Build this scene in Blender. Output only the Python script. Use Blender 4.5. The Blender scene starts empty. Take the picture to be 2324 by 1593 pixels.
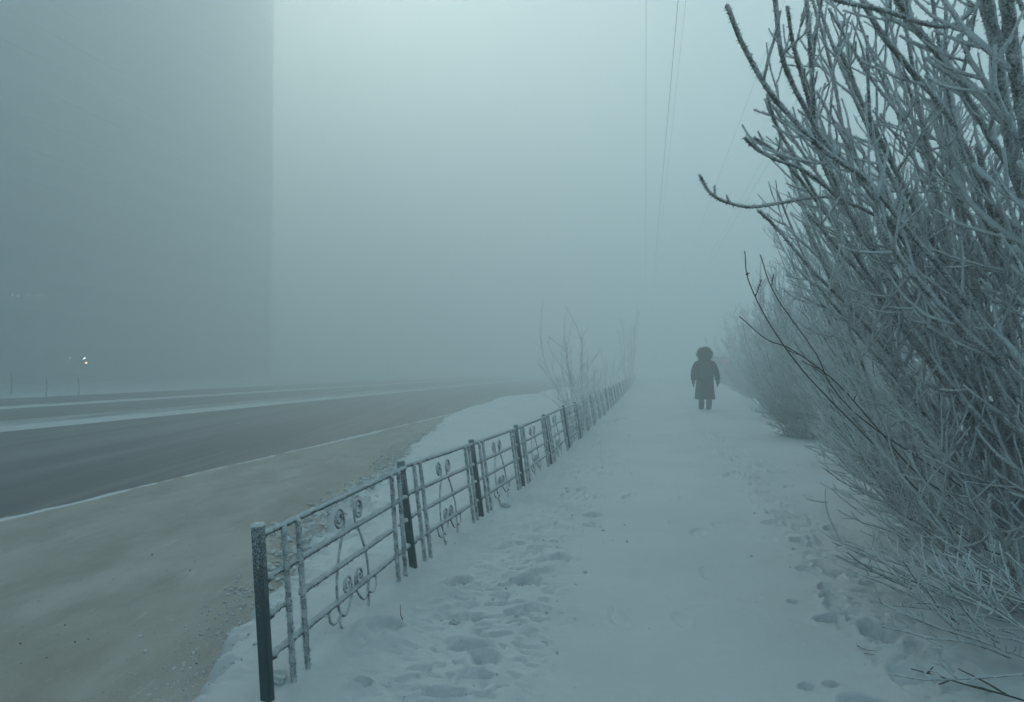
import bpy, bmesh, math, random
import numpy as np
from mathutils import Vector, Matrix

sc = bpy.context.scene
COL = sc.collection
R = math.radians
# ------------------------------------------------------------------ camera
F = 1700.0            # focal length in pixels of a 2324 px wide picture
CX, CY = 1162.0, 796.5
EYE = 1.2
PITCH = math.atan((836 - CY) / F)
TH = R(10.1)          # the path, fence and road all run 10.1 degrees to the right of the view
cam = bpy.data.cameras.new('camera')
camo = bpy.data.objects.new('camera', cam)
COL.objects.link(camo)
cam.sensor_width = 36
cam.lens = F / 2324 * 36
cam.clip_start = 0.05
cam.clip_end = 2000
camo.location = (0, 0, EYE)
camo.rotation_euler = (math.pi / 2 + PITCH, 0, 0)
sc.camera = camo
# ------------------------------------------------------------------ world, sun, exposure
SUN_AZ, SUN_EL = R(-9.5), R(28.0)
w = bpy.data.worlds.new('World')
sc.world = w
w.use_nodes = True
nt = w.node_tree
nt.nodes.clear()
sky = nt.nodes.new('ShaderNodeTexSky')
sky.sky_type = 'NISHITA'
sky.sun_disc = False
sky.sun_elevation = SUN_EL
sky.sun_rotation = SUN_AZ
sky.air_density = 1.0
sky.dust_density = 1.5
sky.ozone_density = 1.0
bg = nt.nodes.new('ShaderNodeBackground')
bg.inputs['Strength'].default_value = 0.12
wo = nt.nodes.new('ShaderNodeOutputWorld')
nt.links.new(sky.outputs[0], bg.inputs['Color'])
nt.links.new(bg.outputs[0], wo.inputs['Surface'])
sl = bpy.data.lights.new('sun', 'SUN')
sl.energy = 5.0
sl.angle = R(9)
sl.color = (1.0, 0.89, 0.77)
so = bpy.data.objects.new('sun', sl)
COL.objects.link(so)
sd = Vector((math.sin(SUN_AZ) * math.cos(SUN_EL), math.cos(SUN_AZ) * math.cos(SUN_EL), math.sin(SUN_EL)))
so.rotation_euler = sd.to_track_quat('Z', 'Y').to_euler()
so.location = sd * 60
sc.view_settings.view_transform = 'Standard'
sc.view_settings.look = 'None'
sc.view_settings.gamma = 1
sc.view_settings.exposure = 0.38
sc.view_settings.use_white_balance = True
sc.view_settings.white_balance_temperature = 6150
sc.view_settings.white_balance_tint = -2
c = sc.cycles
c.max_bounces = 7
c.volume_bounces = 4
c.diffuse_bounces = 3
c.use_denoising = True
try:
    c.denoiser = 'OPENIMAGEDENOISE'
    c.denoising_prefilter = 'ACCURATE'
except Exception:
    pass
HAZE_DENSITY = 0.0272
HAZE_COLOR = (0.868, 0.972, 1.0)
HAZE_ANISO = 0.455

# ------------------------------------------------------------------ coordinates
ST, CT = math.sin(TH), math.cos(TH)
def W(u, v, z=0.0):
    """u = metres right of the path line, v = metres along it"""
    return Vector((v * ST + u * CT, v * CT - u * ST, z))
def UV(p):
    return (p[0] * CT - p[1] * ST, p[0] * ST + p[1] * CT)
def ray(px, py):
    x, y, z = (px - CX) / F, 1.0, (CY - py) / F
    cp, sp = math.cos(PITCH), math.sin(PITCH)
    return Vector((x, y * cp - z * sp, y * sp + z * cp))
def P(px, py, d):
    r = ray(px, py)
    return Vector((0, 0, EYE)) + r * (d / r.y)
def G(px, py, z=0.0):
    r = ray(px, py)
    return Vector((0, 0, EYE)) + r * ((z - EYE) / r.z)

# ------------------------------------------------------------------ noise in numpy
def _hash(ix, iy, seed):
    n = (ix.astype(np.int64) * 374761393 + iy.astype(np.int64) * 668265263 + seed * 1274126177) & 0xffffffff
    n = ((n ^ (n >> 13)) * 1274126177) & 0xffffffff
    return ((n ^ (n >> 16)) & 0xffff) / 65535.0
def vnoise(x, y, seed=0):
    ix, iy = np.floor(x), np.floor(y)
    fx, fy = x - ix, y - iy
    fx = fx * fx * fx * (fx * (fx * 6 - 15) + 10)
    fy = fy * fy * fy * (fy * (fy * 6 - 15) + 10)
    a = _hash(ix, iy, seed); b = _hash(ix + 1, iy, seed)
    cc = _hash(ix, iy + 1, seed); d = _hash(ix + 1, iy + 1, seed)
    return (a * (1 - fx) + b * fx) * (1 - fy) + (cc * (1 - fx) + d * fx) * fy - 0.5
def fbm(x, y, seed=0, octs=3):
    s, a, t = 0, 1.0, 0
    for k in range(octs):
        s = s + a * vnoise(x * 2 ** k + 13.7 * k, y * 2 ** k + 7.1 * k, seed + k)
        t += a; a *= 0.5
    return s / t * 1.6
def sstep(a, b, x):
    t = np.clip((x - a) / (b - a), 0, 1)
    return t * t * (3 - 2 * t)

# ------------------------------------------------------------------ objects
def mesh_np(name, verts, faces, smooth=True):
    """verts (n,3); faces: list of (m,k) int arrays with constant k each"""
    me = bpy.data.meshes.new(name)
    verts = np.asarray(verts, dtype=np.float32)
    me.vertices.add(len(verts))
    me.vertices.foreach_set('co', verts.ravel())
    faces = [f for f in faces if len(f)]
    loops = np.concatenate([f.ravel() for f in faces]).astype(np.int32)
    counts = np.concatenate([np.full(len(f), f.shape[1], dtype=np.int32) for f in faces])
    starts = np.concatenate([[0], np.cumsum(counts)[:-1]]).astype(np.int32)
    me.loops.add(len(loops))
    me.loops.foreach_set('vertex_index', loops)
    me.polygons.add(len(counts))
    me.polygons.foreach_set('loop_start', starts)
    me.polygons.foreach_set('loop_total', counts)
    me.polygons.foreach_set('use_smooth', np.full(len(counts), smooth))
    me.update(calc_edges=True)
    me.validate()
    return me
def link(name, me, mat, parent=None):
    o = bpy.data.objects.new(name, me)
    COL.objects.link(o)
    if mat is not None and me is not None and not me.materials:
        me.materials.append(mat)
    if parent is not None:
        o.parent = parent
    return o
def tag(o, label=None, cat=None, group=None, kind=None):
    if label: o['label'] = label
    if cat: o['category'] = cat
    if group: o['group'] = group
    if kind: o['kind'] = kind
    return o
def thing(name, label, cat, loc=(0, 0, 0), rz=0.0, group=None):
    o = bpy.data.objects.new(name, None)
    COL.objects.link(o)
    o.empty_display_size = 0.1
    o.location = loc
    o.rotation_euler = (0, 0, rz)
    return tag(o, label, cat, group)
def bm_obj(name, bm, mat, parent=None, smooth=False):
    me = bpy.data.meshes.new(name)
    bmesh.ops.recalc_face_normals(bm, faces=bm.faces)
    bm.to_mesh(me); bm.free()
    if smooth:
        me.polygons.foreach_set('use_smooth', [True] * len(me.polygons))
    return link(name, me, mat, parent)
def box(bm, x0, x1, y0, y1, z0, z1, bev=0.0):
    r = bmesh.ops.create_cube(bm, size=1)
    vs = r['verts']
    for v in vs:
        v.co = Vector(((x0 + x1) / 2 + v.co.x * (x1 - x0), (y0 + y1) / 2 + v.co.y * (y1 - y0), (z0 + z1) / 2 + v.co.z * (z1 - z0)))
    if bev:
        es = list({e for v in vs for e in v.link_edges})
        bmesh.ops.bevel(bm, geom=es, offset=bev, segments=2, affect='EDGES', profile=0.7)
class Tubes:
    def __init__(self):
        self.V = []; self.Q = []; self.T = []; self.n = 0
    def add(self, pts, rad, sides=5, jit=0.0, rng=None, cap=True):
        pts = np.asarray([tuple(p) for p in pts], dtype=float)
        n = len(pts)
        rad = np.broadcast_to(np.asarray(rad, dtype=float), (n,)).copy()
        t = np.gradient(pts, axis=0)
        t /= np.linalg.norm(t, axis=1)[:, None] + 1e-12
        ref = np.array([0.31, 0.17, 0.93]) if abs(t[0, 2]) < 0.8 else np.array([0.93, 0.3, 0.1])
        a = np.cross(t, ref); a /= np.linalg.norm(a, axis=1)[:, None] + 1e-12
        b = np.cross(t, a)
        ang = np.arange(sides) * 2 * math.pi / sides
        rr = rad[:, None]
        if jit and rng is not None:
            rr = rr * (1 + jit * rng.uniform(-1, 1, (n, sides)))
        v = pts[:, None, :] + rr[:, :, None] * (np.cos(ang)[None, :, None] * a[:, None, :] + np.sin(ang)[None, :, None] * b[:, None, :])
        v = v.reshape(-1, 3)
        i = np.arange(n - 1)[:, None] * sides
        j = np.arange(sides)[None, :]; j2 = (j + 1) % sides
        q = np.stack([i + j, i + j2, i + sides + j2, i + sides + j], -1).reshape(-1, 4) + self.n
        self.V.append(v); self.Q.append(q)
        m = self.n + len(v)
        if cap:
            tip = np.array([pts[0] - t[0] * rad[0] * 0.7, pts[-1] + t[-1] * rad[-1] * 0.9])
            self.V.append(tip)
            jj = np.arange(sides); jn = (jj + 1) % sides
            self.T.append(np.stack([jn + self.n, jj + self.n, np.full(sides, m)], -1))
            e = self.n + (n - 1) * sides
            self.T.append(np.stack([jj + e, jn + e, np.full(sides, m + 1)], -1))
            m += 2
        self.n = m
    def spikes(self, pts, rad, per_m, length, rng):
        """hoarfrost needles standing off a shoot or a rail"""
        pts = np.asarray([tuple(p) for p in pts], dtype=float)
        rad = np.broadcast_to(np.asarray(rad, dtype=float), (len(pts),))
        seg = np.linalg.norm(np.diff(pts, axis=0), axis=1); cum = np.concatenate([[0], np.cumsum(seg)])
        n = int(cum[-1] * per_m)
        if n < 1: return
        s = rng.uniform(0, cum[-1], n)
        c_ = np.stack([np.interp(s, cum, pts[:, k]) for k in range(3)], -1); r = np.interp(s, cum, rad)[:, None]
        i = np.clip(np.searchsorted(cum, s) - 1, 0, len(seg) - 1)
        t = (pts[i + 1] - pts[i]) / (seg[i][:, None] + 1e-9)
        d = rng.normal(0, 1, (n, 3)) + np.array([-.35, 0, .35]); d -= (d * t).sum(1)[:, None] * t * .8
        d /= np.linalg.norm(d, axis=1)[:, None] + 1e-9
        e = np.cross(d, t); e /= np.linalg.norm(e, axis=1)[:, None] + 1e-9
        w_ = length * .30
        b0 = c_ + d * r * .7
        L_ = r * .3 + length * rng.uniform(.35, 1.1, (n, 1))
        v = np.stack([b0 + t * w_, b0 - t * w_ * .5 + e * w_, b0 - t * w_ * .5 - e * w_, b0 + d * L_], 1).reshape(-1, 3)
        f = np.array([(0, 1, 3), (1, 2, 3), (2, 0, 3)])[None] + (np.arange(n) * 4)[:, None, None] + self.n
        self.V.append(v); self.T.append(f.reshape(-1, 3)); self.n += len(v)
    def build(self, name, mat, parent=None):
        me = mesh_np(name, np.concatenate(self.V), [np.concatenate(self.Q)] + ([np.concatenate(self.T)] if self.T else []))
        return link(name, me, mat, parent)
def smooth_path(pts, n):
    """Catmull-Rom through pts, n samples"""
    p = [np.array(tuple(q), dtype=float) for q in pts]
    if len(p) == 2:
        return [p[0] + (p[1] - p[0]) * k / (n - 1) for k in range(n)]
    p = [2 * p[0] - p[1]] + p + [2 * p[-1] - p[-2]]
    m = len(p) - 3
    out = []
    for k in range(n):
        s = k / (n - 1) * m
        i = min(int(s), m - 1); t = s - i
        a, b, cc, d = p[i], p[i + 1], p[i + 2], p[i + 3]
        out.append(0.5 * ((2 * b) + (-a + cc) * t + (2 * a - 5 * b + 4 * cc - d) * t * t + (-a + 3 * b - 3 * cc + d) * t ** 3))
    return out

# ------------------------------------------------------------------ materials
def new_mat(name):
    m = bpy.data.materials.new(name)
    m.use_nodes = True
    n = m.node_tree
    return m, n, n.nodes['Principled BSDF']
def nnode(n, t, **kw):
    o = n.nodes.new(t)
    for k, v in kw.items():
        if k in o.inputs: o.inputs[k].default_value = v
        else: setattr(o, k, v)
    return o
def noise(n, vec, scale, detail=4, rough=0.55):
    o = nnode(n, 'ShaderNodeTexNoise', Scale=scale, Detail=detail, Roughness=rough)
    if vec is not None: n.links.new(vec, o.inputs['Vector'])
    return o.outputs['Fac']
def ramp(n, fac, stops):
    o = n.nodes.new('ShaderNodeValToRGB')
    while len(o.color_ramp.elements) < len(stops): o.color_ramp.elements.new(0.5)
    for e, (p, col) in zip(o.color_ramp.elements, stops):
        e.position = p; e.color = (*col, 1) if len(col) == 3 else (col[0], col[0], col[0], 1)
    n.links.new(fac, o.inputs['Fac'])
    return o.outputs['Color']
def mixc(n, fac, a, b, mode='MIX'):
    o = n.nodes.new('ShaderNodeMix'); o.data_type = 'RGBA'; o.blend_type = mode
    for s, v in ((0, fac), (6, a), (7, b)):
        if isinstance(v, (int, float)): o.inputs[s].default_value = v
        elif isinstance(v, tuple): o.inputs[s].default_value = (*v, 1)
        else: n.links.new(v, o.inputs[s])
    return o.outputs[2]
def math_(n, op, a, b=None, clamp=False):
    o = n.nodes.new('ShaderNodeMath'); o.operation = op; o.use_clamp = clamp
    for s, v in ((0, a), (1, b)):
        if v is None: continue
        if isinstance(v, (int, float)): o.inputs[s].default_value = v
        else: n.links.new(v, o.inputs[s])
    return o.outputs[0]
def bump(n, bsdf, h, strength, dist):
    o = nnode(n, 'ShaderNodeBump', Strength=strength, Distance=dist)
    n.links.new(h, o.inputs['Height'])
    n.links.new(o.outputs[0], bsdf.inputs['Normal'])
def pos(n):
    return n.nodes.new('ShaderNodeNewGeometry').outputs['Position']
def mapping(n, vec, scale=(1, 1, 1), rz=0.0):
    o = n.nodes.new('ShaderNodeMapping')
    o.inputs['Scale'].default_value = scale
    o.inputs['Rotation'].default_value = (0, 0, rz)
    n.links.new(vec, o.inputs['Vector'])
    return o.outputs[0]

SNOW = (0.60, 0.63, 0.635)
def snow_mat(name='snow', dirt=0.5):
    m, n, b = new_mat(name)
    p = pos(n)
    big = noise(n, p, 0.9, 3)
    speck = noise(n, p, 46, 2, 0.5)
    patch = noise(n, p, 3.1, 5, 0.65)
    col = mixc(n, ramp(n, big, [(0.35, (0.0,)), (0.65, (1.0,))]), SNOW, (0.56, 0.58, 0.585))
    col = mixc(n, ramp(n, patch, [(0.56, (0.0,)), (0.72, (0.55,))]), col, (0.50, 0.505, 0.495))
    sp = math_(n, 'MULTIPLY', ramp(n, speck, [(0.735, (0.0,)), (0.765, (1.0,))]), dirt)
    col = mixc(n, sp, col, (0.12, 0.10, 0.08))
    n.links.new(col, b.inputs['Base Color'])
    b.inputs['Roughness'].default_value = 0.75
    b.inputs['Specular IOR Level'].default_value = 0.25
    h = math_(n, 'ADD', noise(n, p, 130, 3, 0.7), math_(n, 'MULTIPLY', noise(n, p, 24, 4, 0.6), 1.6))
    bump(n, b, h, 0.55, 0.006)
    return m
def plain(name, col, rough=0.7, spec=0.2, var=0.15, scale=12, bstr=0.0):
    m, n, b = new_mat(name)
    tc = n.nodes.new('ShaderNodeTexCoord').outputs['Object']
    f = noise(n, tc, scale, 4, 0.6)
    cc = mixc(n, f, tuple(x * (1 - var) for x in col), tuple(x * (1 + var) for x in col))
    n.links.new(cc, b.inputs['Base Color'])
    b.inputs['Roughness'].default_value = rough
    b.inputs['Specular IOR Level'].default_value = spec
    if bstr: bump(n, b, f, bstr, 0.01)
    return m
M_SNOW = snow_mat('verge_snow', 0.7)
M_CLOD = plain('clod_snow', (0.53, 0.545, 0.545), 0.9, 0.1, 0.3, 25, 0.5)

def sand_mat():
    m, n, b = new_mat('sandy_snow')
    p = pos(n)
    st = mapping(n, p, (1.0, 0.16, 1), TH)
    tracks = noise(n, st, 1.7, 5, 0.6)
    fine = noise(n, mapping(n, p, (1, .45, 1), TH), 2.6, 7, 0.62)
    col = mixc(n, ramp(n, tracks, [(0.3, (0.0,)), (0.7, (1.0,))]), (0.325, 0.30, 0.262), (0.45, 0.43, 0.39))
    col = mixc(n, ramp(n, fine, [(0.42, (0.0,)), (0.66, (0.7,))]), col, (0.265, 0.245, 0.212))
    scr = noise(n, mapping(n, p, (1.0, 0.22, 1), TH - 0.5), 7, 6, 0.75)
    col = mixc(n, ramp(n, scr, [(0.60, (0.0,)), (0.74, (0.6,))]), col, (0.62, 0.63, 0.62))
    speck = noise(n, p, 60, 2, 0.5)
    col = mixc(n, ramp(n, speck, [(0.69, (0.0,)), (0.73, (0.8,))]), col, (0.09, 0.075, 0.055))
    n.links.new(col, b.inputs['Base Color'])
    b.inputs['Roughness'].default_value = 0.85
    b.inputs['Specular IOR Level'].default_value = 0.15
    h = math_(n, 'ADD', noise(n, p, 90, 4, 0.7), math_(n, 'MULTIPLY', noise(n, mapping(n, p, (1, .5, 1), TH), 22, 5, 0.7), 1.4))
    bump(n, b, h, 0.7, 0.007)
    return m
M_SAND = sand_mat()

def road_mat():
    m, n, b = new_mat('asphalt')
    p = pos(n)
    st = mapping(n, p, (1.0, 0.03, 1), TH)
    bands = noise(n, st, 1.1, 3, 0.5)
    streak = noise(n, mapping(n, p, (1.0, 0.02, 1), TH), 5.5, 4, 0.6)
    fine = noise(n, p, 35, 4, 0.7)
    col = mixc(n, ramp(n, bands, [(0.38, (0.0,)), (0.66, (1.0,))]), (0.070, 0.073, 0.078), (0.155, 0.160, 0.170))
    col = mixc(n, ramp(n, streak, [(0.52, (0.0,)), (0.78, (0.55,))]), col, (0.26, 0.27, 0.28))
    col = mixc(n, ramp(n, fine, [(0.55, (0.0,)), (0.8, (0.3,))]), col, (0.3, 0.3, 0.3))
    n.links.new(col, b.inputs['Base Color'])
    b.inputs['Roughness'].default_value = 0.62
    b.inputs['Specular IOR Level'].default_value = 0.3
    bump(n, b, fine, 0.4, 0.004)
    return m
M_ROAD = road_mat()

def frost_mat(name, bark, frost, lo, hi, scale=70, up=0.35, bs=0.6, dist=0.004, stretch=None):
    m, n, b = new_mat(name)
    tc = n.nodes.new('ShaderNodeTexCoord').outputs['Object']
    g = n.nodes.new('ShaderNodeNewGeometry')
    f1 = noise(n, tc, scale, 3, 0.6)
    f2 = noise(n, tc, scale * 0.12, 3, 0.5)
    sep = n.nodes.new('ShaderNodeSeparateXYZ'); n.links.new(g.outputs['Normal'], sep.inputs[0])
    s = math_(n, 'ADD', math_(n, 'MULTIPLY', f1, 0.6), math_(n, 'MULTIPLY', f2, 0.4))
    s = math_(n, 'ADD', s, math_(n, 'MULTIPLY', sep.outputs['Z'], up * 0.5))
    fac = ramp(n, s, [(lo, (0.0,)), (hi, (1.0,))])
    col = mixc(n, fac, bark, frost)
    n.links.new(col, b.inputs['Base Color'])
    b.inputs['Roughness'].default_value = 0.8
    b.inputs['Specular IOR Level'].default_value = 0.2
    bump(n, b, noise(n, tc, scale * 1.6, 3, 0.7), bs, dist)
    return m
M_TWIG = frost_mat('frosted_twig', (0.10, 0.105, 0.10), (0.66, 0.68, 0.685), 0.23, 0.46, 130, 0.35)
M_BARK = frost_mat('frosted_bark', (0.06, 0.06, 0.052), (0.62, 0.64, 0.645), 0.30, 0.53, 110, 0.38)
M_DARKTWIG = frost_mat('bare_twig', (0.055, 0.045, 0.035), (0.35, 0.36, 0.36), 0.60, 0.85, 90, 0.2)
M_RAIL = frost_mat('frosted_rail', (0.05, 0.07, 0.075), (0.70, 0.73, 0.74), 0.38, 0.56, 200, 0.55, 0.9, 0.006)
M_BAR = frost_mat('frosted_bar', (0.06, 0.08, 0.08), (0.68, 0.71, 0.72), 0.39, 0.57, 200, 0.25, 0.8, 0.004)

def post_mat():
    m, n, b = new_mat('teal_post_paint')
    tc = n.nodes.new('ShaderNodeTexCoord').outputs['Object']
    sep = n.nodes.new('ShaderNodeSeparateXYZ'); n.links.new(tc, sep.inputs[0])
    f1 = noise(n, mapping(n, tc, (1, 1, .6)), 330, 4, 0.75)
    up = math_(n, 'MULTIPLY', sep.outputs['Z'], 0.42)
    s = math_(n, 'ADD', f1, up)
    # frost gathers on the corner edges too
    ax = math_(n, 'ABSOLUTE', sep.outputs['X']); ay = math_(n, 'ABSOLUTE', sep.outputs['Y'])
    mn = math_(n, 'MINIMUM', ax, ay)
    edge = math_(n, 'MULTIPLY', math_(n, 'GREATER_THAN', mn, 0.0160), 0.16)
    s = math_(n, 'ADD', s, edge)
    g = n.nodes.new('ShaderNodeNewGeometry')
    sn = n.nodes.new('ShaderNodeSeparateXYZ'); n.links.new(g.outputs['Normal'], sn.inputs[0])
    s = math_(n, 'ADD', s, math_(n, 'MULTIPLY', math_(n, 'GREATER_THAN', sn.outputs['Z'], 0.6), 0.5))
    fac = ramp(n, s, [(0.725, (0.0,)), (0.81, (0.9,))])
    rust = noise(n, tc, 14, 4, 0.6)
    base = mixc(n, ramp(n, rust, [(0.58, (0.0,)), (0.70, (1.0,))]), (0.016, 0.048, 0.056), (0.035, 0.03, 0.025))
    col = mixc(n, fac, base, (0.58, 0.61, 0.62))
    n.links.new(col, b.inputs['Base Color'])
    b.inputs['Roughness'].default_value = 0.6
    b.inputs['Specular IOR Level'].default_value = 0.3
    bump(n, b, f1, 0.6, 0.003)
    return m
M_POST = post_mat()
M_COAT = plain('coat_cloth', (0.006, 0.0065, 0.008), 0.9, 0.08, 0.2, 30, 0.3)
M_FUR = plain('hood_fur', (0.045, 0.035, 0.028), 0.95, 0.05, 0.4, 60)
M_TROUSER = plain('trouser_cloth', (0.02, 0.02, 0.022), 0.9, 0.08)
M_BOOT = plain('boot_leather', (0.018, 0.016, 0.015), 0.6, 0.2)
M_SKIN = plain('skin', (0.5, 0.3, 0.22), 0.6, 0.3)
M_GLOVE = plain('glove_knit', (0.015, 0.015, 0.018), 0.95, 0.05)
M_HAIR = plain('hair', (0.03, 0.02, 0.015), 0.6, 0.2)
M_WALL = plain('facade_panels', (0.17, 0.18, 0.185), 0.9, 0.1, 0.06, 0.3)
M_SLAB = plain('balcony_edge', (0.24, 0.25, 0.25), 0.9, 0.1, 0.05, 0.5)
M_GLASS = plain('window_glass', (0.07, 0.075, 0.08), 0.3, 0.4, 0.2, 0.5)
M_WOOD = plain('pole_wood', (0.12, 0.10, 0.08), 0.9, 0.1)
M_WIRE = plain('wire_rubber', (0.05, 0.05, 0.055), 0.7, 0.1)
M_VAN = plain('van_paint', (0.10, 0.11, 0.12), 0.5, 0.4)
M_TYRE = plain('tyre_rubber', (0.02, 0.02, 0.02), 0.9, 0.1)
def emit(name, col, s):
    m, n, b = new_mat(name)
    b.inputs['Base Color'].default_value = (*col, 1)
    b.inputs['Emission Color'].default_value = (*col, 1)
    b.inputs['Emission Strength'].default_value = s
    return m
M_LAMPW = emit('white_lamp', (0.85, 1.0, 1.0), 9)
M_LAMPO = emit('orange_lamp', (1.0, 0.6, 0.3), 12)
M_LAMPD = emit('dim_lamp', (0.75, 1.0, 0.95), 9)
M_TAIL = emit('tail_lamp_red', (0.9, 0.10, 0.10), 0.8)

# ------------------------------------------------------------------ ground: one sheet, then road, shoulder, hi-res verge
def sheet(name, u0, u1, v0, v1, z, mat, nu=2, nv=2, hf=None, uf=None):
    us = np.linspace(u0, u1, nu); 
    vs = np.asarray(v0) if hasattr(v0, '__len__') else np.linspace(v0, v1, nv)
    U, V = np.meshgrid(us, vs)
    Z = np.full_like(U, z) if hf is None else hf(U, V)
    if uf is not None: U = uf(U, V)
    X = V * ST + U * CT; Y = V * CT - U * ST
    ve = np.stack([X, Y, Z], -1).reshape(-1, 3)
    nu_ = U.shape[1]; nv_ = U.shape[0]
    i = np.arange(nv_ - 1)[:, None] * nu_; j = np.arange(nu_ - 1)[None, :]
    q = np.stack([i + j, i + j + 1, i + nu_ + j + 1, i + nu_ + j], -1).reshape(-1, 4)
    me = mesh_np(name, ve, [q])
    return tag(link(name, me, mat), kind='structure')
GZ = -0.17
sheet("ground", -245, 245, -60, 330, GZ, M_SNOW, 5, 5)
RZ_ = -0.15
def gu(px, py, z): return UV(G(px, py, z))[0]
KERB = gu(0, 1181, -0.12)
MED0, MED1 = gu(0, 981, RZ_), gu(0, 956, RZ_)
LINE = gu(0, 928, RZ_)
FAR = gu(0, 903, RZ_)
print('KERB', KERB, MED0, MED1, LINE, FAR)
sheet('road', FAR, KERB - 0.02, -60, 330, RZ_, M_ROAD, 3, 3)
vlist = np.concatenate([np.arange(-12, 1, 0.5), np.arange(1, 14, 0.08), np.arange(14, 60, 0.35), np.arange(60, 330, 4)])
def sandz(U, V):
    return -0.115 + 0.018 * fbm(U * 1.1, V * 0.5, 5, 3) + 0.006 * fbm(U * 9, V * 7, 9, 2)
sheet('road_shoulder', KERB - 0.02, 0.5, vlist, None, 0, M_SAND, 90, 0, hf=sandz)
# snow ridges: along the kerb, along the median, and a thin far one
def ridge(name, uc, wd, hgt, seed, v0=-12, base=-0.13, tail=0.0):
    def hf(U, V):
        s = (U - uc) / wd
        prof = np.clip(1 - np.abs(s) ** 2.0, 0, 1)
        return base - 0.03 + (hgt + 0.03) * prof * (0.9 + 0.35 * fbm(U * 5, V * 6.0, seed, 3))
    def uf(U, V):
        return U + 0.10 * wd * 2 * fbm(U * 0.5, V * 1.4, seed + 20, 3)
    return sheet(name, uc - wd, uc + wd, np.where(vlist < v0, v0, vlist) if v0 > -12 else vlist, None, 0, M_SNOW, 13, 0, hf=hf, uf=uf)
ridge('kerb_snow', KERB + 0.02, 0.085, 0.032, 3)
mw = abs(MED1 - MED0)
ridge('median_snow', MED0 - 0.42, 0.40, 0.07, 11)
ridge('lane_snow', LINE, 0.22, 0.07, 31)
ridge('far_road_snow', FAR, 0.8, 0.14, 41)
# dusty trodden snow behind the median ridge
m_, n_, b_ = new_mat('road_slush')
p_ = pos(n_)
f_ = noise(n_, mapping(n_, p_, (1.0, 0.05, 1), TH), 3.0, 4, 0.6)
n_.links.new(mixc(n_, ramp(n_, f_, [(0.35, (0.0,)), (0.65, (1.0,))]), (0.20, 0.21, 0.22), (0.42, 0.44, 0.45)), b_.inputs['Base Color'])
b_.inputs['Roughness'].default_value = 0.85
sheet('road_slush', MED1, MED0 - 0.3, -60, 330, RZ_ + 0.008, m_, 2, 3)

# verge boundary (left edge of the clean snow)
bpts = [(330, 1640), (380, 1593), (480, 1480), (575, 1375), (640, 1300), (700, 1215), (800, 1130), (885, 1065), (905, 1030),
        (940, 1005), (975, 980), (1000, 952), (1060, 930), (1130, 907)]
bu = [UV(G(x, y, -0.09)) for x, y in bpts]
bv = np.array([b[1] for b in bu]); bb = np.array([b[0] for b in bu])
order = np.argsort(bv); bv = bv[order]; bb = bb[order]
def ubound(v):
    base = np.interp(v, np.concatenate([[-6], bv, [bv[-1] + 9]]), np.concatenate([[-1.3], bb, [KERB + 0.25]]))
    return base
rows = [*np.arange(-5, 1.9, 0.3)]
v = 1.9
while v < 220:
    rows.append(v); v += max(0.013, 0.0010 * v * v)
rows = np.array(rows)
cols = np.concatenate([np.arange(-6.2, -3.3, 0.05), np.arange(-3.3, -1.0, 0.016), np.arange(-1.0, 2.6, 0.014), np.arange(2.6, 6, 0.06), np.arange(6, 22, 0.5)])
U, V = np.meshgrid(cols, rows)
ub = ubound(V) + 0.16 * fbm(U * 0.7 + 3, V * 2.2, 71, 3) + 0.07 * fbm(U * 5, V * 7, 75, 3)
edge = sstep(0.0, 0.16, U - ub)
PATHC = 0.22 + 0.25 * vnoise(V * 0.11, V * 0, 3)
pathm = sstep(0.85, 0.5, np.abs(U - PATHC))          # trodden middle
lband = np.exp(-((U + 0.72) / 0.38) ** 2)
rband = np.exp(-((U - 1.12) / 0.24) ** 2)
Z = 0.075 * fbm(U * 0.55, V * 0.45, 1, 3) + 0.030 * fbm(U * 2.1, V * 1.7, 2, 3) * (1 - 0.6 * pathm)
Z += -0.03 * pathm
Z += 0.007 * fbm(U * 7, V * 7, 4, 2) * (0.35 + 0.9 * lband + 0.7 * rband) * (1 - 0.6 * pathm)
Z += 0.008 * fbm(U * 22, V * 26, 6, 3) * (0.2 + lband + rband) * (1 - .7 * pathm)
Z += 0.0028 * fbm(U * 40, V * 26, 8, 2)
Z += 0.05 * np.clip((U - 1.6) / 2.5, 0, 1)             # drift under the shrubs
Z += 0.05 * np.exp(-((U + 1.55) / 0.3) ** 2)
# sharp small crusts and scuffs in the trodden bands
cr = fbm(U * 19, V * 24, 55, 3); Z += -0.022 * sstep(0.16, 0.24, cr) * np.clip(lband + rband, 0, 1) * (1 - 0.8 * pathm)
cr2 = fbm(U * 5.5 + 9, V * 10, 57, 4); Z += -0.016 * sstep(0.25, 0.29, cr2) * np.clip(lband * 1.1, 0, 1) * (1 - 0.9 * pathm)
# churned edge by the shoulder
ed = np.exp(-((U - ub - 0.08) / 0.16) ** 2)
pile = 1 + 1.6 * np.exp(-((V - 6.8) / 2.4) ** 2)
Z += ed * pile * (0.045 * np.abs(fbm(U * 7, V * 7, 61, 3)) + 0.03 * fbm(U * 18, V * 18, 63, 2))
ed2 = np.exp(-((U - ub - 0.25) / 0.30) ** 2) * (pile - 1)
Z += ed2 * 0.035 * sstep(0.1, 0.2, fbm(U * 6, V * 6, 64, 3))
dents = []
rs = np.random.RandomState(5)
def dent(u, v, lu, lv, dep, ang, rim=0.25, kind=0): dents.append((u, v, lu, lv, dep, ang, rim, kind))
def dpx(px, py, wpx, hpx, dep, ang=0.0, rim=0.25):
    g = G(px, py, 0); u, vv = UV(g); s = g.y / F
    dent(u, vv, wpx * s / 2, max(0.03, hpx * s / 2 * g.y / EYE), dep, ang, rim)
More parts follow.
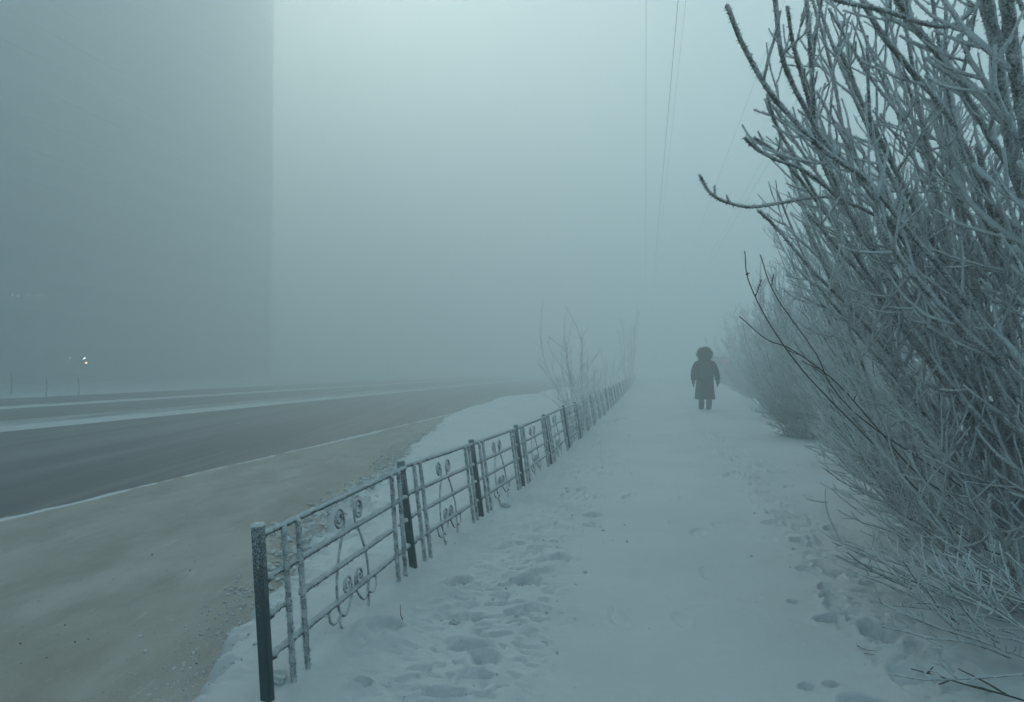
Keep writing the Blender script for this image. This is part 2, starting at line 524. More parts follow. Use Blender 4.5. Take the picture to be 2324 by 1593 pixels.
# the prints and hollows one can pick out in the photograph
for a in [(870, 1432, 85, 50, .05), (1040, 1325, 40, 30, .05), (1195, 1322, 60, 26, .045), (1275, 1268, 40, 14, .03), (1060, 1450, 110, 30, .045),
          (1010, 1560, 90, 24, .04), (1100, 1480, 60, 26, .035), (820, 1545, 50, 16, .04), (1320, 1108, 24, 9, .03), (1345, 1165, 44, 14, .03),
          (1165, 1385, 40, 14, .03), (1400, 990, 60, 9, .03), (1375, 1075, 40, 10, .03), (1340, 1190, 36, 10, .03), (1080, 1520, 80, 18, .04),
          (1860, 1283, 22, 10, .05), (1868, 1335, 14, 16, .05), (1874, 1352, 24, 14, .045), (1972, 1318, 28, 10, .04), (1878, 1402, 52, 18, .055),
          (1995, 1440, 70, 50, .045), (1955, 1570, 80, 40, .05), (1745, 1060, 50, 10, .035), (1760, 1078, 40, 8, .035), (1735, 1045, 40, 8, .03),
          (1755, 1170, 30, 9, .03), (1750, 1187, 40, 8, .03), (1900, 1225, 36, 12, .03), (1800, 1355, 26, 10, .025), (1830, 1530, 30, 10, .03), (1885, 1527, 34, 12, .035),
          (1480, 925, 30, 6, .03), (1720, 960, 30, 5, .03), (1905, 1415, 14, 20, .03), (1930, 1410, 14, 10, .03)]:
    dpx(*a)
for k in range(30):
    dent(-0.72 + rs.normal() * 0.30, 2.0 + 34 * rs.rand() ** 1.7, rs.uniform(.035, .055), rs.uniform(.07, .14), rs.uniform(.010, .026), rs.normal() * 0.5, .35)
for k in range(60):
    dent(1.12 + rs.normal() * 0.16, 2.0 + 34 * rs.rand() ** 1.6, rs.uniform(.04, .065), rs.uniform(.08, .15), rs.uniform(.012, .03), rs.normal() * 0.3, .5)
for k in range(40):
    dent(rs.uniform(-0.35, .8), 2.0 + 20 * rs.rand() ** 1.3, rs.uniform(.04, .06), rs.uniform(.11, .15), rs.uniform(.004, .009), rs.normal() * 0.2, .3)
for k in range(16):
    dent(rs.uniform(1.35, 2.1), 2.0 + 12 * rs.rand() ** 1.3, rs.uniform(.03, .06), rs.uniform(.04, .11), rs.uniform(.02, .045), rs.uniform(-1, 1), .3)
for (du, dv, lu, lv, dep, ang, rim, kk) in dents:
    R_ = max(lu, lv) * 2.2
    i0, i1 = np.searchsorted(rows, [dv - R_, dv + R_]); j0, j1 = np.searchsorted(cols, [du - R_, du + R_])
    if i1 - i0 < 1 or j1 - j0 < 1: continue
    uu = U[i0:i1, j0:j1] - du; vv = V[i0:i1, j0:j1] - dv
    a_, b__ = math.cos(ang), math.sin(ang)
    x = (uu * a_ + vv * b__) / lu; y = (-uu * b__ + vv * a_) / lv
    r = np.sqrt(x * x + y * y) + 0.30 * fbm(U[i0:i1, j0:j1] * 11, V[i0:i1, j0:j1] * 11, 90, 2)
    Z[i0:i1, j0:j1] += -dep * sstep(1.04, 0.78, r) + dep * rim * np.exp(-((r - 1.25) / 0.22) ** 2)
# lumps that stand proud
for (px, py, wpx, hh) in [(870, 1440, 120, .045), (1020, 1345, 90, .03), (820, 1545, 70, .03), (1330, 1330, 120, .012), (660, 1300, 60, .02), (820, 1130, 60, .06), (850, 1090, 90, .05), (760, 1170, 60, .04)]:
    g = G(px, py, 0); u0_, v0_ = UV(g); s = wpx * g.y / F / 2
    rr = ((U - u0_) / s) ** 2 + ((V - v0_) / (s * 1.3)) ** 2
    Z += hh * np.exp(-rr) * (1 + 0.5 * fbm(U * 9, V * 9, 33, 2))
Zfull = Z.copy()
Z = Z * edge + (-0.22) * (1 - edge)
Z = Z * sstep(22, 12, U) - 0.25 * (1 - sstep(22, 12, U)); Z = Z * sstep(219, 150, V) - 0.25 * (1 - sstep(219, 150, V))
ve = np.stack([V * ST + U * CT, V * CT - U * ST, Z], -1).reshape(-1, 3)
nu_, nv_ = U.shape[1], U.shape[0]
i = np.arange(nv_ - 1)[:, None] * nu_; j = np.arange(nu_ - 1)[None, :]
q = np.stack([i + j, i + j + 1, i + nu_ + j + 1, i + nu_ + j], -1).reshape(-1, 4)
zq = Z.ravel()[q].max(1)
q = q[zq > -0.20]
tag(link('snow_verge', mesh_np('snow_verge', ve, [q]), M_SNOW), kind='structure')
def hz(u, v):
    i = min(max(int(np.searchsorted(rows, v)), 0), len(rows) - 1); j = min(max(int(np.searchsorted(cols, u)), 0), len(cols) - 1)
    return float(Z[i, j])

# crumbs of snow and grit along the churned edge, one uncountable scatter
def crumbs(name, pts, sizes, mat, seed=1):
    rg = np.random.RandomState(seed)
    t = (1 + 5 ** .5) / 2
    ico = np.array([(-1, t, 0), (1, t, 0), (-1, -t, 0), (1, -t, 0), (0, -1, t), (0, 1, t), (0, -1, -t), (0, 1, -t), (t, 0, -1), (t, 0, 1), (-t, 0, -1), (-t, 0, 1)]) / 1.9
    fc = np.array([(0, 11, 5), (0, 5, 1), (0, 1, 7), (0, 7, 10), (0, 10, 11), (1, 5, 9), (5, 11, 4), (11, 10, 2), (10, 7, 6), (7, 1, 8), (3, 9, 4), (3, 4, 2), (3, 2, 6), (3, 6, 8), (3, 8, 9), (4, 9, 5), (2, 4, 11), (6, 2, 10), (8, 6, 7), (9, 8, 1)])
    n = len(pts)
    vv = ico[None] * (1 + 0.35 * rg.uniform(-1, 1, (n, 12, 1))) * np.asarray(sizes)[:, None, None] * rg.uniform(.6, 1.3, (n, 1, 3)) * np.array([1, 1, .7])
    vv += np.asarray(pts)[:, None, :]
    ff = fc[None] + (np.arange(n) * 12)[:, None, None]
    return tag(link(name, mesh_np(name, vv.reshape(-1, 3), [ff.reshape(-1, 3)], smooth=False), mat), kind='stuff')
rs = np.random.RandomState(9)
pp, ss = [], []
for k in range(4200):
    vv = 1.9 + 14 * rs.rand() ** 1.5
    u = float(ubound(vv)) + rs.normal() * 0.13 - 0.04
    s = 0.003 + ((0.008 if vv < 4.5 else .018) + .034 * math.exp(-((vv - 6.8) / 2.2) ** 2)) * rs.rand() ** 4
    z = max(hz(u, vv), -0.115)
    pp.append(tuple(W(u, vv, z + s * 0.2))); ss.append(s)
for k in range(1100):
    vv = 1.9 + 22 * rs.rand() ** 1.5
    u = (-0.72 + rs.normal() * 0.32) if rs.rand() < .65 else 1.12 + rs.normal() * 0.2
    s = 0.003 + 0.013 * rs.rand() ** 4
    pp.append(tuple(W(u, vv, hz(u, vv) + s * 0.2))); ss.append(s)
crumbs('snow_crumbs', pp, ss, M_CLOD)
pp, ss = [], []
m_grit = plain('grit', (0.07, 0.06, 0.05), 0.9, 0.1)
for k in range(600):
    vv = 2.0 + 13 * rs.rand() ** 1.3
    lo, hi = KERB + 0.3, float(ubound(vv))
    u = hi - (hi - lo) * rs.rand() ** 1.5
    s = 0.0015 + 0.0045 * rs.rand() ** 4
    pp.append(tuple(W(u, vv, -0.112))); ss.append(s)
crumbs('road_grit', pp, ss, m_grit, 4)
# a few bigger clods that lie on the snow
clod_labels = [((1147, 1146), .045, 'small dark clod of dirty snow lying right of the fence post third from the front'),
               ((1038, 1322), .05, 'grey clod of crusted snow lying between the near fence panel and the path'),
               ((1032, 1400), .028, 'little clod of snow under the upright stalk beside the near fence panel'),
               ((625, 1545), .04, 'dark lump of ice pressed against the foot of the nearest fence post'),
               ((1190, 1318), .035, 'rough clod of snow on the left rim of the trodden path')]
for (px, sz, lab) in clod_labels:
    g = G(px[0], px[1], 0.0); u, vv = UV(g)
    bm = bmesh.new(); bmesh.ops.create_icosphere(bm, subdivisions=3, radius=sz)
    rg = random.Random(int(px[0]))
    for vtx in bm.verts:
        p = vtx.co / sz
        k = 1 + 0.28 * math.sin(3.1 * p.x + px[0]) * math.cos(4.3 * p.y) + 0.16 * math.sin(9 * p.z + 7 * p.x) + rg.uniform(-.06, .06)
        vtx.co = vtx.co * k; vtx.co.z *= 0.6
    o = bm_obj('snow_clod', bm, M_CLOD)
    o.location = W(u, vv, hz(u, vv) + sz * 0.2)
    tag(o, lab, 'snow clod')

# ------------------------------------------------------------------ fence
fv = np.array([2.54, 4.255, 5.97, 7.48, 9.26, 11.18, 13.3, 16.5, 21.6, 30, 45, 62, 90])
fu = np.array([-1.35, -1.345, -1.315, -1.24, -1.17, -1.12, -1.10, -1.09, -1.05, -1.0, -0.97, -0.95, -0.95])
pv = [2.54, 4.255, 5.97, 7.6, 9.35, 11.1]
while pv[-1] < 78: pv.append(pv[-1] + 1.72)
lean = [4.0, 7.5, 8.0, 7.5, 9.0, 8.0]
rl = random.Random(3)
while len(lean) < len(pv): lean.append(rl.uniform(7, 12))
fence = thing('metal_fence', 'low frosted metal fence with scrollwork panels and dark teal posts along the path', 'fence', W(-1.35, 2.54, 0))
PH = 0.63
def fence_matrix(i):
    u, vv = float(np.interp(pv[i], fv, fu)), pv[i]
    return W(u, vv, hz(u, vv) if i else hz(u, vv))
rgf = np.random.RandomState(2)
# post mesh: hollow square section with frost cap
def post_mesh():
    bm = bmesh.new()
    s = 0.0195
    r = bmesh.ops.create_cube(bm, size=1)
    for v_ in bm.verts:
        v_.co = Vector((v_.co.x * 2 * s, v_.co.y * 2 * s, (v_.co.z + .5) * (PH + .25) - .25))
    es = [e for e in bm.edges if abs(e.verts[0].co.z - e.verts[1].co.z) > .1]
    bmesh.ops.bevel(bm, geom=es, offset=0.004, segments=2, affect='EDGES')
    me = bpy.data.meshes.new('post'); bm.to_mesh(me); bm.free(); me.materials.append(M_POST); return me
PM = post_mesh()
def cap_mesh():
    n = 9; s = 0.0225
    xs = np.linspace(-s, s, n); X, Y = np.meshgrid(xs, xs)
    Zc = PH + 0.006 + 0.004 * rgf.rand(n, n)
    Zc[0] = Zc[-1] = PH - .004; Zc[:, 0] = Zc[:, -1] = PH - .004
    X = X + .002 * rgf.randn(n, n); Y = Y + .002 * rgf.randn(n, n)
    ve = np.stack([X, Y, Zc], -1).reshape(-1, 3)
    i = np.arange(n - 1)[:, None] * n; j = np.arange(n - 1)[None, :]
    q = np.stack([i + j, i + j + 1, i + n + j + 1, i + n + j], -1).reshape(-1, 4)
    me = mesh_np('frost_cap', ve, [q]); m = frost_mat('cap_frost', (.3, .32, .33), (.66, .69, .7), .3, .5, 150); me.materials.append(m); return me
CM = cap_mesh()
RAILS = [0.590, 0.425, 0.290, 0.140]
BARS = [0.105, 0.175, 0.825, 0.895]
def spiral(cx, cz, r, a0, turns, n=16, dirn=1):
    return [(cx + r * (1 - 0.72 * k / n) * math.cos(a0 + dirn * turns * 2 * math.pi * k / n), 0, cz + r * (1 - 0.72 * k / n) * math.sin(a0 + dirn * turns * 2 * math.pi * k / n)) for k in range(n + 1)]
def scroll_paths(sg):
    c = 0.5
    # tall bar from the top curl down to the curl above the bottom rail
    top = spiral(sg * 0.115, 0.492, 0.052, 0 if sg < 0 else math.pi, 1.75, 26, -1 if sg > 0 else 1)
    # starts inner side, curls
    tall = list(reversed(top)) + [(sg * 0.072, 0, 0.44), (sg * 0.125, 0, 0.37), (sg * 0.165, 0, 0.29), (sg * 0.188, 0, 0.21), (sg * 0.190, 0, 0.14), (sg * 0.170, 0, 0.085), (sg * 0.125, 0, 0.055),
            (sg * 0.075, 0, 0.075), (sg * 0.028, 0, 0.13)]
    bot = spiral(sg * 0.072, 0.175, 0.048, math.pi if sg > 0 else 0, 1.6, 20, -1 if sg > 0 else 1)
    # small foot curls
    foot = [(sg * 0.165, 0, 0.08), (sg * 0.175, 0, 0.045), (sg * 0.165, 0, 0.015)] + spiral(sg * 0.150, -0.005, 0.018, math.pi / 4, 0.8, 8, -1)
    leaf = [(sg * 0.17, 0, 0.075), (sg * 0.23, 0, 0.055), (sg * 0.275, 0, 0.075), (sg * 0.285, 0, 0.115), (sg * 0.262, 0, 0.135)]
    return [tall + bot, foot, leaf]
def bend(p, L, drop=0.0):   # local panel: x from post to post
    return (p[0], p[1], p[2])
def panel_meshes(L, fine, rg):
    out = []
    seg = 0.012 if fine else 0.10
    tb = Tubes()
    jit = 0.28 if fine else 0.1
    def line(a, b, r, tube, sides=7, jt=None):
        n = max(2, int((Vector(b) - Vector(a)).length / seg) + 1)
        pts = [(a[0] + (b[0] - a[0]) * k / (n - 1), a[1] + (b[1] - a[1]) * k / (n - 1), a[2] + (b[2] - a[2]) * k / (n - 1)) for k in range(n)]
        tube.add(pts, r, sides, jit * .75 if jt is None else jt, rg)
        if fine: tube.spikes(pts, r, 480, .009, rg)
    line((0.03, 0, RAILS[0]), (L - .03, 0, RAILS[0]), 0.0125, tb)
    line((0.065, 0.004, RAILS[1]), (L - .065, 0.004, RAILS[1]), 0.0115, tb)
    line((L * BARS[1] + .008, 0.002, RAILS[2]), (L * BARS[2] - .006, 0.002, RAILS[2]), 0.0115, tb)
    line((0.065, 0.004, RAILS[3]), (L - .065, 0.004, RAILS[3]), 0.0115, tb)
    # short stubs with knobs by the posts at the middle rail and knobs at rail ends
    for z in (RAILS[1], RAILS[2], RAILS[3]):
        for x, s in ((0.065, 1), (L - .065, -1)):
            tb.add([(x - s * .012, 0.004, z), (x, .004, z), (x + s * .012, 0.004, z), (x + s * .02, 0.004, z)], [.011, .019, .017, .010], 7, jit, rg)
        if z == RAILS[2]:
            line((0.065, 0.004, z), (L * BARS[0], .004, z), .009, tb)
            line((L - .065, 0.004, z), (L * BARS[3], .004, z), .009, tb)
    out.append(('panel', tb, M_RAIL))
    for b in BARS:
        t = Tubes()
        line((L * b, -0.012, -0.12), (L * b, -0.012, RAILS[0] - .003), 0.0118, t, 6, .14)
        out.append(('bar', t, M_BAR))
    for sg in (-1, 1):
        t = Tubes()
        for path in scroll_paths(sg):
            pts = [(L * .5 + x, 0.010 + y, z) for x, y, z in path]
            n = len(pts) * (4 if fine else 1)
            t.add(smooth_path(pts, n), 0.0062 if fine else .007, 6, jit * .5, rg)
            if fine: t.spikes(smooth_path(pts, n), .006, 300, .0045, rg)
        out.append(('scroll', t, M_BAR))
    return out
far_panel = None
for i in range(len(pv)):
    p = fence_matrix(i)
    nxt = fence_matrix(i + 1) if i + 1 < len(pv) else p + W(0, 1.72)
    along = (nxt - p); L = along.length; ax = along.normalized()
    ln = R(lean[i]); side = W(-1, 0)
    up = (Vector((0, 0, 1)) * math.cos(ln) + side * math.sin(ln)).normalized()
    yv = up.cross(ax).normalized(); up2 = ax.cross(yv).normalized()
    Mx = Matrix((ax, yv, up2)).transposed().to_4x4(); Mx.translation = p
    Minv = fence.matrix_world.inverted() if False else Matrix.Translation(-Vector(fence.location))
    # post
    ax_h = Vector((ax.x, ax.y, 0)).normalized(); yp = up.cross(ax_h).normalized(); xp = yp.cross(up).normalized()
    Mp = Matrix((xp, yp, up)).transposed().to_4x4(); Mp.translation = p
    po = link('post', PM, M_POST, fence); po.matrix_local = Minv @ Mp
    if i < 14:
        co = link('frost_cap', CM, None, po)
    if i == len(pv) - 1: break
    fine = i < 5
    if i < 8:
        parts = panel_meshes(L, fine, rgf)
        po = None
        for nm, t, mt in parts:
            o = t.build(nm, mt, fence if po is None else po)
            if po is None:
                o.matrix_local = Minv @ Mx; po = o
    else:
        if far_panel is None:
            far_panel = [(nm, t.build(nm, mt, None), mt) for nm, t, mt in panel_meshes(1.72, False, rgf)]
            far_meshes = [(nm, o.data) for nm, o, mt in far_panel]
            for nm, o, mt in far_panel: bpy.data.objects.remove(o)
        po = None
        for nm, me in far_meshes:
            if i > 22 and nm == 'scroll': continue
            o = link(nm, me, None, fence if po is None else po)
            if po is None:
                o.matrix_local = Minv @ Mx @ Matrix.Diagonal((L / 1.72, 1, 1, 1)); po = o
# ice needles on the first panel's rail
# ------------------------------------------------------------------ shrubs
def nrm(a): return a / (np.linalg.norm(a) + 1e-12)
UP = np.array([0, 0, 1.0])
def grow(rg, p, d, L, n, up, wob):
    pts = [p]
    d = nrm(d)
    st = L / (n - 1)
    for k in range(n - 1):
        d = nrm(d + UP * up / n + rg.normal(0, wob, 3))
        pts.append(pts[-1] + d * st)
    return np.array(pts)
def clear(rg, pts, slack=0.0):
    """shoots are knocked off where people walk: cut a shoot where it would hang over the path"""
    u = pts[:, 0] * CT - pts[:, 1] * ST; v = pts[:, 0] * ST + pts[:, 1] * CT
    hi = np.clip((pts[:, 2] - 1.5) / .7, 0, 1)
    lim = np.where(v < 9, (0.195 - 0.035 * hi) * v - 0.02, 1.40 + 0.09 * (v - 9)) - slack
    low = np.clip((1.15 - pts[:, 2]) / 1.15, 0, 1) * np.clip(v / 5, .3, 1.0) * .22
    bad = np.nonzero((u < lim + low) & (u > 0.0))[0]
    bad2 = np.nonzero(u <= 0)[0]
    k = min([len(pts)] + list(bad[:1]) + list(bad2[:1]))
    return pts[:k]
CLEAR = True
RSP = np.random.RandomState(123)
def side_dir(rg, t, ang):
    a = nrm(np.cross(t, rg.normal(0, 1, 3)))
    return nrm(t * math.cos(ang) + a * math.sin(ang))
def branch_out(rg, tw, path, rad, dens, lmax, level, near, rmin, t0=0.1, up=0.5):
    """branches along path; recursion for twigs"""
    seg = np.linalg.norm(np.diff(path, axis=0), axis=1); Ltot = seg.sum()
    cum = np.concatenate([[0], np.cumsum(seg)])
    nb = rg.poisson(Ltot * dens)
    for k in range(nb):
        s = (t0 + (0.98 - t0) * rg.rand()) * Ltot
        i = min(np.searchsorted(cum, s) - 1, len(path) - 2); i = max(i, 0)
        f = (s - cum[i]) / max(seg[i], 1e-6)
        p = path[i] * (1 - f) + path[i + 1] * f
        t = nrm(path[i + 1] - path[i])
        ang = R(rg.uniform(22, 58))
        L = lmax * rg.uniform(0.3, 1.0) * (1 - 0.55 * s / Ltot)
        if L < 0.05: continue
        d = side_dir(rg, t, ang)
        if d[2] < -0.25: d[2] *= -0.5
        n = max(4, int(L / (0.055 if near else 0.16)) + 2)
        pt = grow(rg, p, d, L, n, up, 0.075 if near else .10)
        if CLEAR:
            pt = clear(rg, pt, rg.uniform(-.05, .12)); n = len(pt)
            if n < 3: continue
        r0 = max(rmin, rad * (0.62 if level == 0 else 0.75) * rg.uniform(.8, 1.1))
        rr = np.linspace(r0, max(rmin * .8, r0 * .62), n)
        tw.add(pt, rr, 5 if near else 3, 0.26 if near else 0, rg)
        if near == 2: tw.spikes(pt, rr, 170, .009, RSP)
        if level > 0:
            branch_out(rg, tw, pt, r0, dens * 1.15, lmax * 0.42, level - 1, near, rmin, 0.12, up)
def stem_obj(rg, root, pts, r0, r1, dens, lmax, level, near, rmin, mat_s, mat_t, t0=0.15, up=0.5):
    if CLEAR:
        pts = clear(rg, np.array([tuple(q) for q in pts]), rg.uniform(-.15, .05))
        if len(pts) < 4: return None
    st = Tubes()
    n = max(len(pts) * 3, int(np.linalg.norm(np.diff(np.array([tuple(q) for q in pts]), axis=0), axis=1).sum() / (0.05 if near else 0.2)))
    sp = np.array(smooth_path(pts, n))
    st.add(sp, np.linspace(r0, r1, n), 7 if near else 4, 0.12 if near else 0, rg)
    if near == 2 and mat_s is not M_DARKTWIG: st.spikes(sp, np.linspace(r0, r1, n), 330, .011, RSP)
    off = np.array(tuple(root.location))
    st.V = [v_ - off for v_ in st.V]
    nq, ntri = len(np.concatenate(st.Q)), sum(len(x) for x in st.T)
    tw = Tubes()
    if dens > 0:
        branch_out(rg, tw, sp, (r0 + r1) / 2 * 0.8, dens, lmax, level, near, rmin, t0, up)
    if tw.n:
        k = st.n
        V_ = st.V + [v_ - off for v_ in tw.V]
        Q_ = [np.concatenate(st.Q), np.concatenate(tw.Q) + k]; T_ = [np.concatenate(st.T), np.concatenate(tw.T) + k]
        me = mesh_np('stem', np.concatenate(V_), [Q_[0], Q_[1], T_[0], T_[1]])
        mi = np.concatenate([np.zeros(len(Q_[0])), np.ones(len(Q_[1])), np.zeros(len(T_[0])), np.ones(len(T_[1]))]).astype(np.int32)
        me.materials.append(mat_s); me.materials.append(mat_t)
        if len(mi) == len(me.polygons): me.polygons.foreach_set('material_index', mi)
        return link('stem', me, None, root)
    return st.build('stem', mat_s, root)
def shrub(label, u, v, seed, n_stems, h, leanu, leanv, spread=0.45, dens=4.0, lmax=0.9, near=False, r0=0.022, rmin=0.004, level=1, disc=0.35, group='frosted shrubs right of the path', t0=0.15, mt=None, name='frosted_shrub', low=0):
    rg = np.random.RandomState(seed)
    root = thing(name, label, 'shrub', W(u, v, hz(u, v) - 0.03 if u < 6 else 0.0), 0, group)
    base = np.array(tuple(root.location))
    for k in range(n_stems):
        a = rg.uniform(0, 2 * math.pi); rr = disc * math.sqrt(rg.rand())
        p = base + np.array([rr * math.cos(a), rr * math.sin(a), -0.03])
        dirh = np.array([math.cos(a), math.sin(a), 0]) * spread * rg.uniform(.3, 1.3) + np.array(tuple(W(leanu, leanv))) * rg.uniform(.4, 1.2) + rg.normal(0, .12, 3) * [1, 1, 0]
        d = nrm(dirh + UP * 1.0)
        L = h * rg.uniform(.7, 1.1)
        n = 9
        pts = grow(rg, p, d, L, n, 0.45, 0.07)
        stem_obj(rg, root, pts, r0 * rg.uniform(.45, 1.1), 0.0062 if near else .006, dens, lmax, level, near, rmin, M_BARK, mt or M_TWIG, t0)
    for k in range(low):
        p = base + np.array([rg.uniform(-.3, .3), rg.uniform(-.4, .4), 0])
        d = nrm(np.array(tuple(W(-rg.uniform(.3, 1.0), rg.uniform(-.6, .4)))) + UP * rg.uniform(.25, .9))
        pts = grow(rg, p, d, rg.uniform(.8, 2.0) * h / 3.4, 9, .35, .09)
        stem_obj(rg, root, pts, r0 * .45, .005 if near else .006, dens * 1.3, lmax * .6, level, near, rmin, M_BARK, mt or M_TWIG, .08)
    return root
# --- front shrub with stems traced from the picture, each with its own depth
RG = np.random.RandomState(77)
fr_base = G(2440, 1400, 0)
front = thing('frosted_shrub', 'largest frosted willow shrub leaning over the path from the right edge, nearest the viewer', 'shrub', Vector((fr_base.x, fr_base.y, -.02)), 0, 'frosted shrubs right of the path')
FB = np.array(tuple(front.location))
def traced(pxs, d0, d1, r0, r1, dens=3.0, lmax=.5, level=1, mat=None, tmat=None, tobase=True, root=None, rmin=.0048, near=2, baseoff=(0, 0, 0), basexy=None, t0=0.05):
    """pxs listed from the tip towards the root"""
    if root is None:
        r0 *= .78; dens *= 1.7 if level else 1.2; lmax *= 1.25
    root = root or front
    n = len(pxs)
    pts = [np.array(tuple(P(x, y, d0 + (d1 - d0) * k / (n - 1)))) for k, (x, y) in enumerate(pxs)]
    if tobase:
        b = np.array(tuple(root.location)) + np.array(baseoff)
        last = pts[-1]
        mid = last * .5 + b * .5 + np.array([.10, 0, .05])
        pts += [mid, b]
    pts = pts[::-1]
    return stem_obj(RG, root, pts, r0, r1, dens, lmax, level, near, rmin, mat or M_BARK, tmat or M_TWIG, t0)
CLEAR = False
traced([(1650, 12), (1690, 110), (1745, 205), (1800, 270), (1870, 340), (1975, 420), (2000, 520), (2070, 620), (2170, 730), (2324, 890)], 2.6, 3.4, .020, .0085, 3.2, .6)
traced([(1755, -60), (1770, 100), (1790, 170), (1830, 250), (1880, 330), (1985, 430), (2060, 520), (2200, 700)], 2.7, 3.3, .016, .009, 2.4, .5)
traced([(1787, 15), (1800, 100), (1825, 190), (1860, 300), (1960, 420), (2100, 620)], 2.9, 3.5, .014, .007, 2.6, .4)
traced([(1828, -40), (1838, 100), (1845, 200), (1852, 290), (1900, 420), (1990, 600), (2120, 820)], 2.8, 3.5, .015, .008, 2.6, .4)
traced([(1872, -40), (1850, 90), (1843, 200), (1846, 290), (1880, 400), (1980, 560), (2150, 800)], 2.9, 3.6, .013, .007, 2.6, .4)
traced([(1588, 397), (1610, 435), (1640, 455), (1690, 469), (1740, 466), (1840, 449), (1900, 452), (2000, 500), (2130, 640)], 3.2, 3.7, .011, .006, 1.2, .22, 0)
traced([(1690, 312), (1720, 340), (1760, 362), (1830, 390), (1920, 470), (2050, 650)], 3.0, 3.6, .012, .006, 2.2, .3, 0)
traced([(1712, 312), (1760, 345), (1810, 400), (1900, 520), (2040, 720)], 3.1, 3.7, .012, .006, 2.2, .3, 0)
traced([(1742, 220), (1765, 290), (1800, 350), (1850, 440), (1930, 560), (2080, 790)], 3.1, 3.8, .014, .0065, 3, .4)
traced([(1722, 478), (1765, 520), (1850, 620), (1950, 720), (2100, 900)], 3.2, 3.9, .013, .0065, 3, .4)
traced([(1690, 570), (1700, 640), (1750, 740), (1830, 850), (1960, 985), (2080, 1110), (2200, 1230)], 3.3, 4.1, .0062, .0023, 1.3, .16, 0, M_DARKTWIG, M_DARKTWIG, rmin=.0018)
traced([(1725, 578), (1760, 670), (1850, 800), (1890, 880), (1975, 965)], 3.3, 3.9, .0050, .0022, 1.0, .16, 0, M_DARKTWIG, M_DARKTWIG, rmin=.0018)
traced([(1678, 718), (1740, 770), (1800, 795), (1900, 870), (1985, 965), (2100, 1090)], 3.4, 4.0, .0055, .0022, 1.4, .2, 0, M_DARKTWIG, M_DARKTWIG, rmin=.0018)
traced([(2235, -40), (2262, 120), (2290, 300), (2350, 560), (2400, 900)], 2.7, 3.2, .034, .022, 3.2, .8)
traced([(2280, -40), (2300, 120), (2330, 300), (2400, 600)], 2.6, 3.0, .036, .024, 3.2, .8)
traced([(1940, -40), (1990, 60), (2060, 150), (2150, 260), (2230, 420), (2330, 640)], 2.9, 3.4, .020, .011, 3.5, .7)
traced([(2010, -40), (2080, 60), (2170, 180), (2240, 300), (2330, 480)], 2.8, 3.2, .022, .012, 3.5, .7)
traced([(1905, 110), (1960, 240), (2030, 380), (2100, 520), (2210, 700), (2330, 930)], 3.2, 3.8, .020, .010, 3.5, .7)
traced([(1830, 480), (1900, 560), (2000, 680), (2110, 820), (2240, 1010), (2330, 1130)], 3.3, 4.0, .018, .008, 3.5, .6)
traced([(1850, 640), (1950, 760), (2060, 890), (2180, 1050), (2280, 1200)], 3.4, 4.1, .018, .007, 3.5, .6)
traced([(2324, 25), (2150, 60), (2000, 22), (1900, 0), (1890, -20)][::-1], 2.5, 2.9, .012, .008, 2, .3, 0)
traced([(2100, 480), (2160, 700), (2200, 900), (2210, 1080), (2230, 1250)], 3.6, 4.2, .022, .010, 3.5, .6)
traced([(2220, 330), (2270, 600), (2300, 850), (2330, 1100)], 3.2, 3.8, .026, .013, 3.5, .7)
CLEAR = True
# procedural stems of the same shrub
for k in range(30):
    a = RG.uniform(0, 6.28); rr = .45 * RG.rand()
    p = FB + np.array([rr * math.cos(a), rr * math.sin(a) + .1, 0])
    d = nrm(np.array(tuple(W(-RG.uniform(.1, .75), RG.uniform(-.45, .25)))) + UP)
    pts = grow(RG, p, d, RG.uniform(2.6, 3.9), 9, .5, .07)
    stem_obj(RG, front, pts, RG.uniform(.008, .017), .0065, 4.6, .85, 1, 2, .0045, M_BARK, M_TWIG, .10)
# low drooping sprays at its foot
for k in range(40):
    p = FB + np.array([RG.uniform(-.75, .1), RG.uniform(-.75, .5), .03])
    d = nrm(np.array(tuple(W(-RG.uniform(.5, 1.0), RG.uniform(-.7, .3)))) + UP * RG.uniform(.05, .35))
    pts = grow(RG, p, d, RG.uniform(.5, 1.25), 7, .25, .10)
    stem_obj(RG, front, pts, .006, .0032, 6, .35, 1, True, .0032, M_BARK, M_TWIG, .1)
shrub('frosted willow shrub with crowded dark stems standing just behind the largest one', 2.15, 5.4, 11, 21, 3.3, -.42, -.10, .38, 4.6, .85, True, .015, .0042, 1, .4, t0=.06, low=26)
shrub('dense frosted willow shrub third from the viewer, sweeping low toward the path', 2.55, 7.0, 12, 20, 3.4, -.38, -.05, .45, 4.4, .85, True, .014, .0042, 1, .45, t0=.06, low=24)
shrub('tall frosted shrub filling the right edge behind the nearest stems', 3.5, 6.3, 13, 20, 3.9, -.15, 0, .5, 5.2, .95, True, .018, .0045, 1, .5, t0=.06, low=10)
shrub('frosted shrub fourth along the path, pale in the thin fog', 3.0, 9.6, 14, 22, 3.5, -.25, 0, .5, 6.0, .85, False, .015, .005, 1, .5, t0=.04, low=20)
shrub('bushy frosted shrub set back from the path behind the fourth one', 4.6, 9.4, 15, 26, 3.9, -.1, 0, .55, 5.5, .95, False, .018, .005, 1, .5, low=8)
shrub('round frosted shrub with bare dark stubs at its foot, right of the walker', 2.85, 13.6, 16, 44, 3.2, -.1, 0, .55, 7.5, .8, False, .012, .0058, 1, .5, t0=.02, low=30)
shrub('tall hazy shrub rising behind the round one with dark stubs', 4.3, 14.5, 17, 26, 3.9, -.1, 0, .5, 6.0, .95, False, .016, .0055, 1, .5, t0=.04)
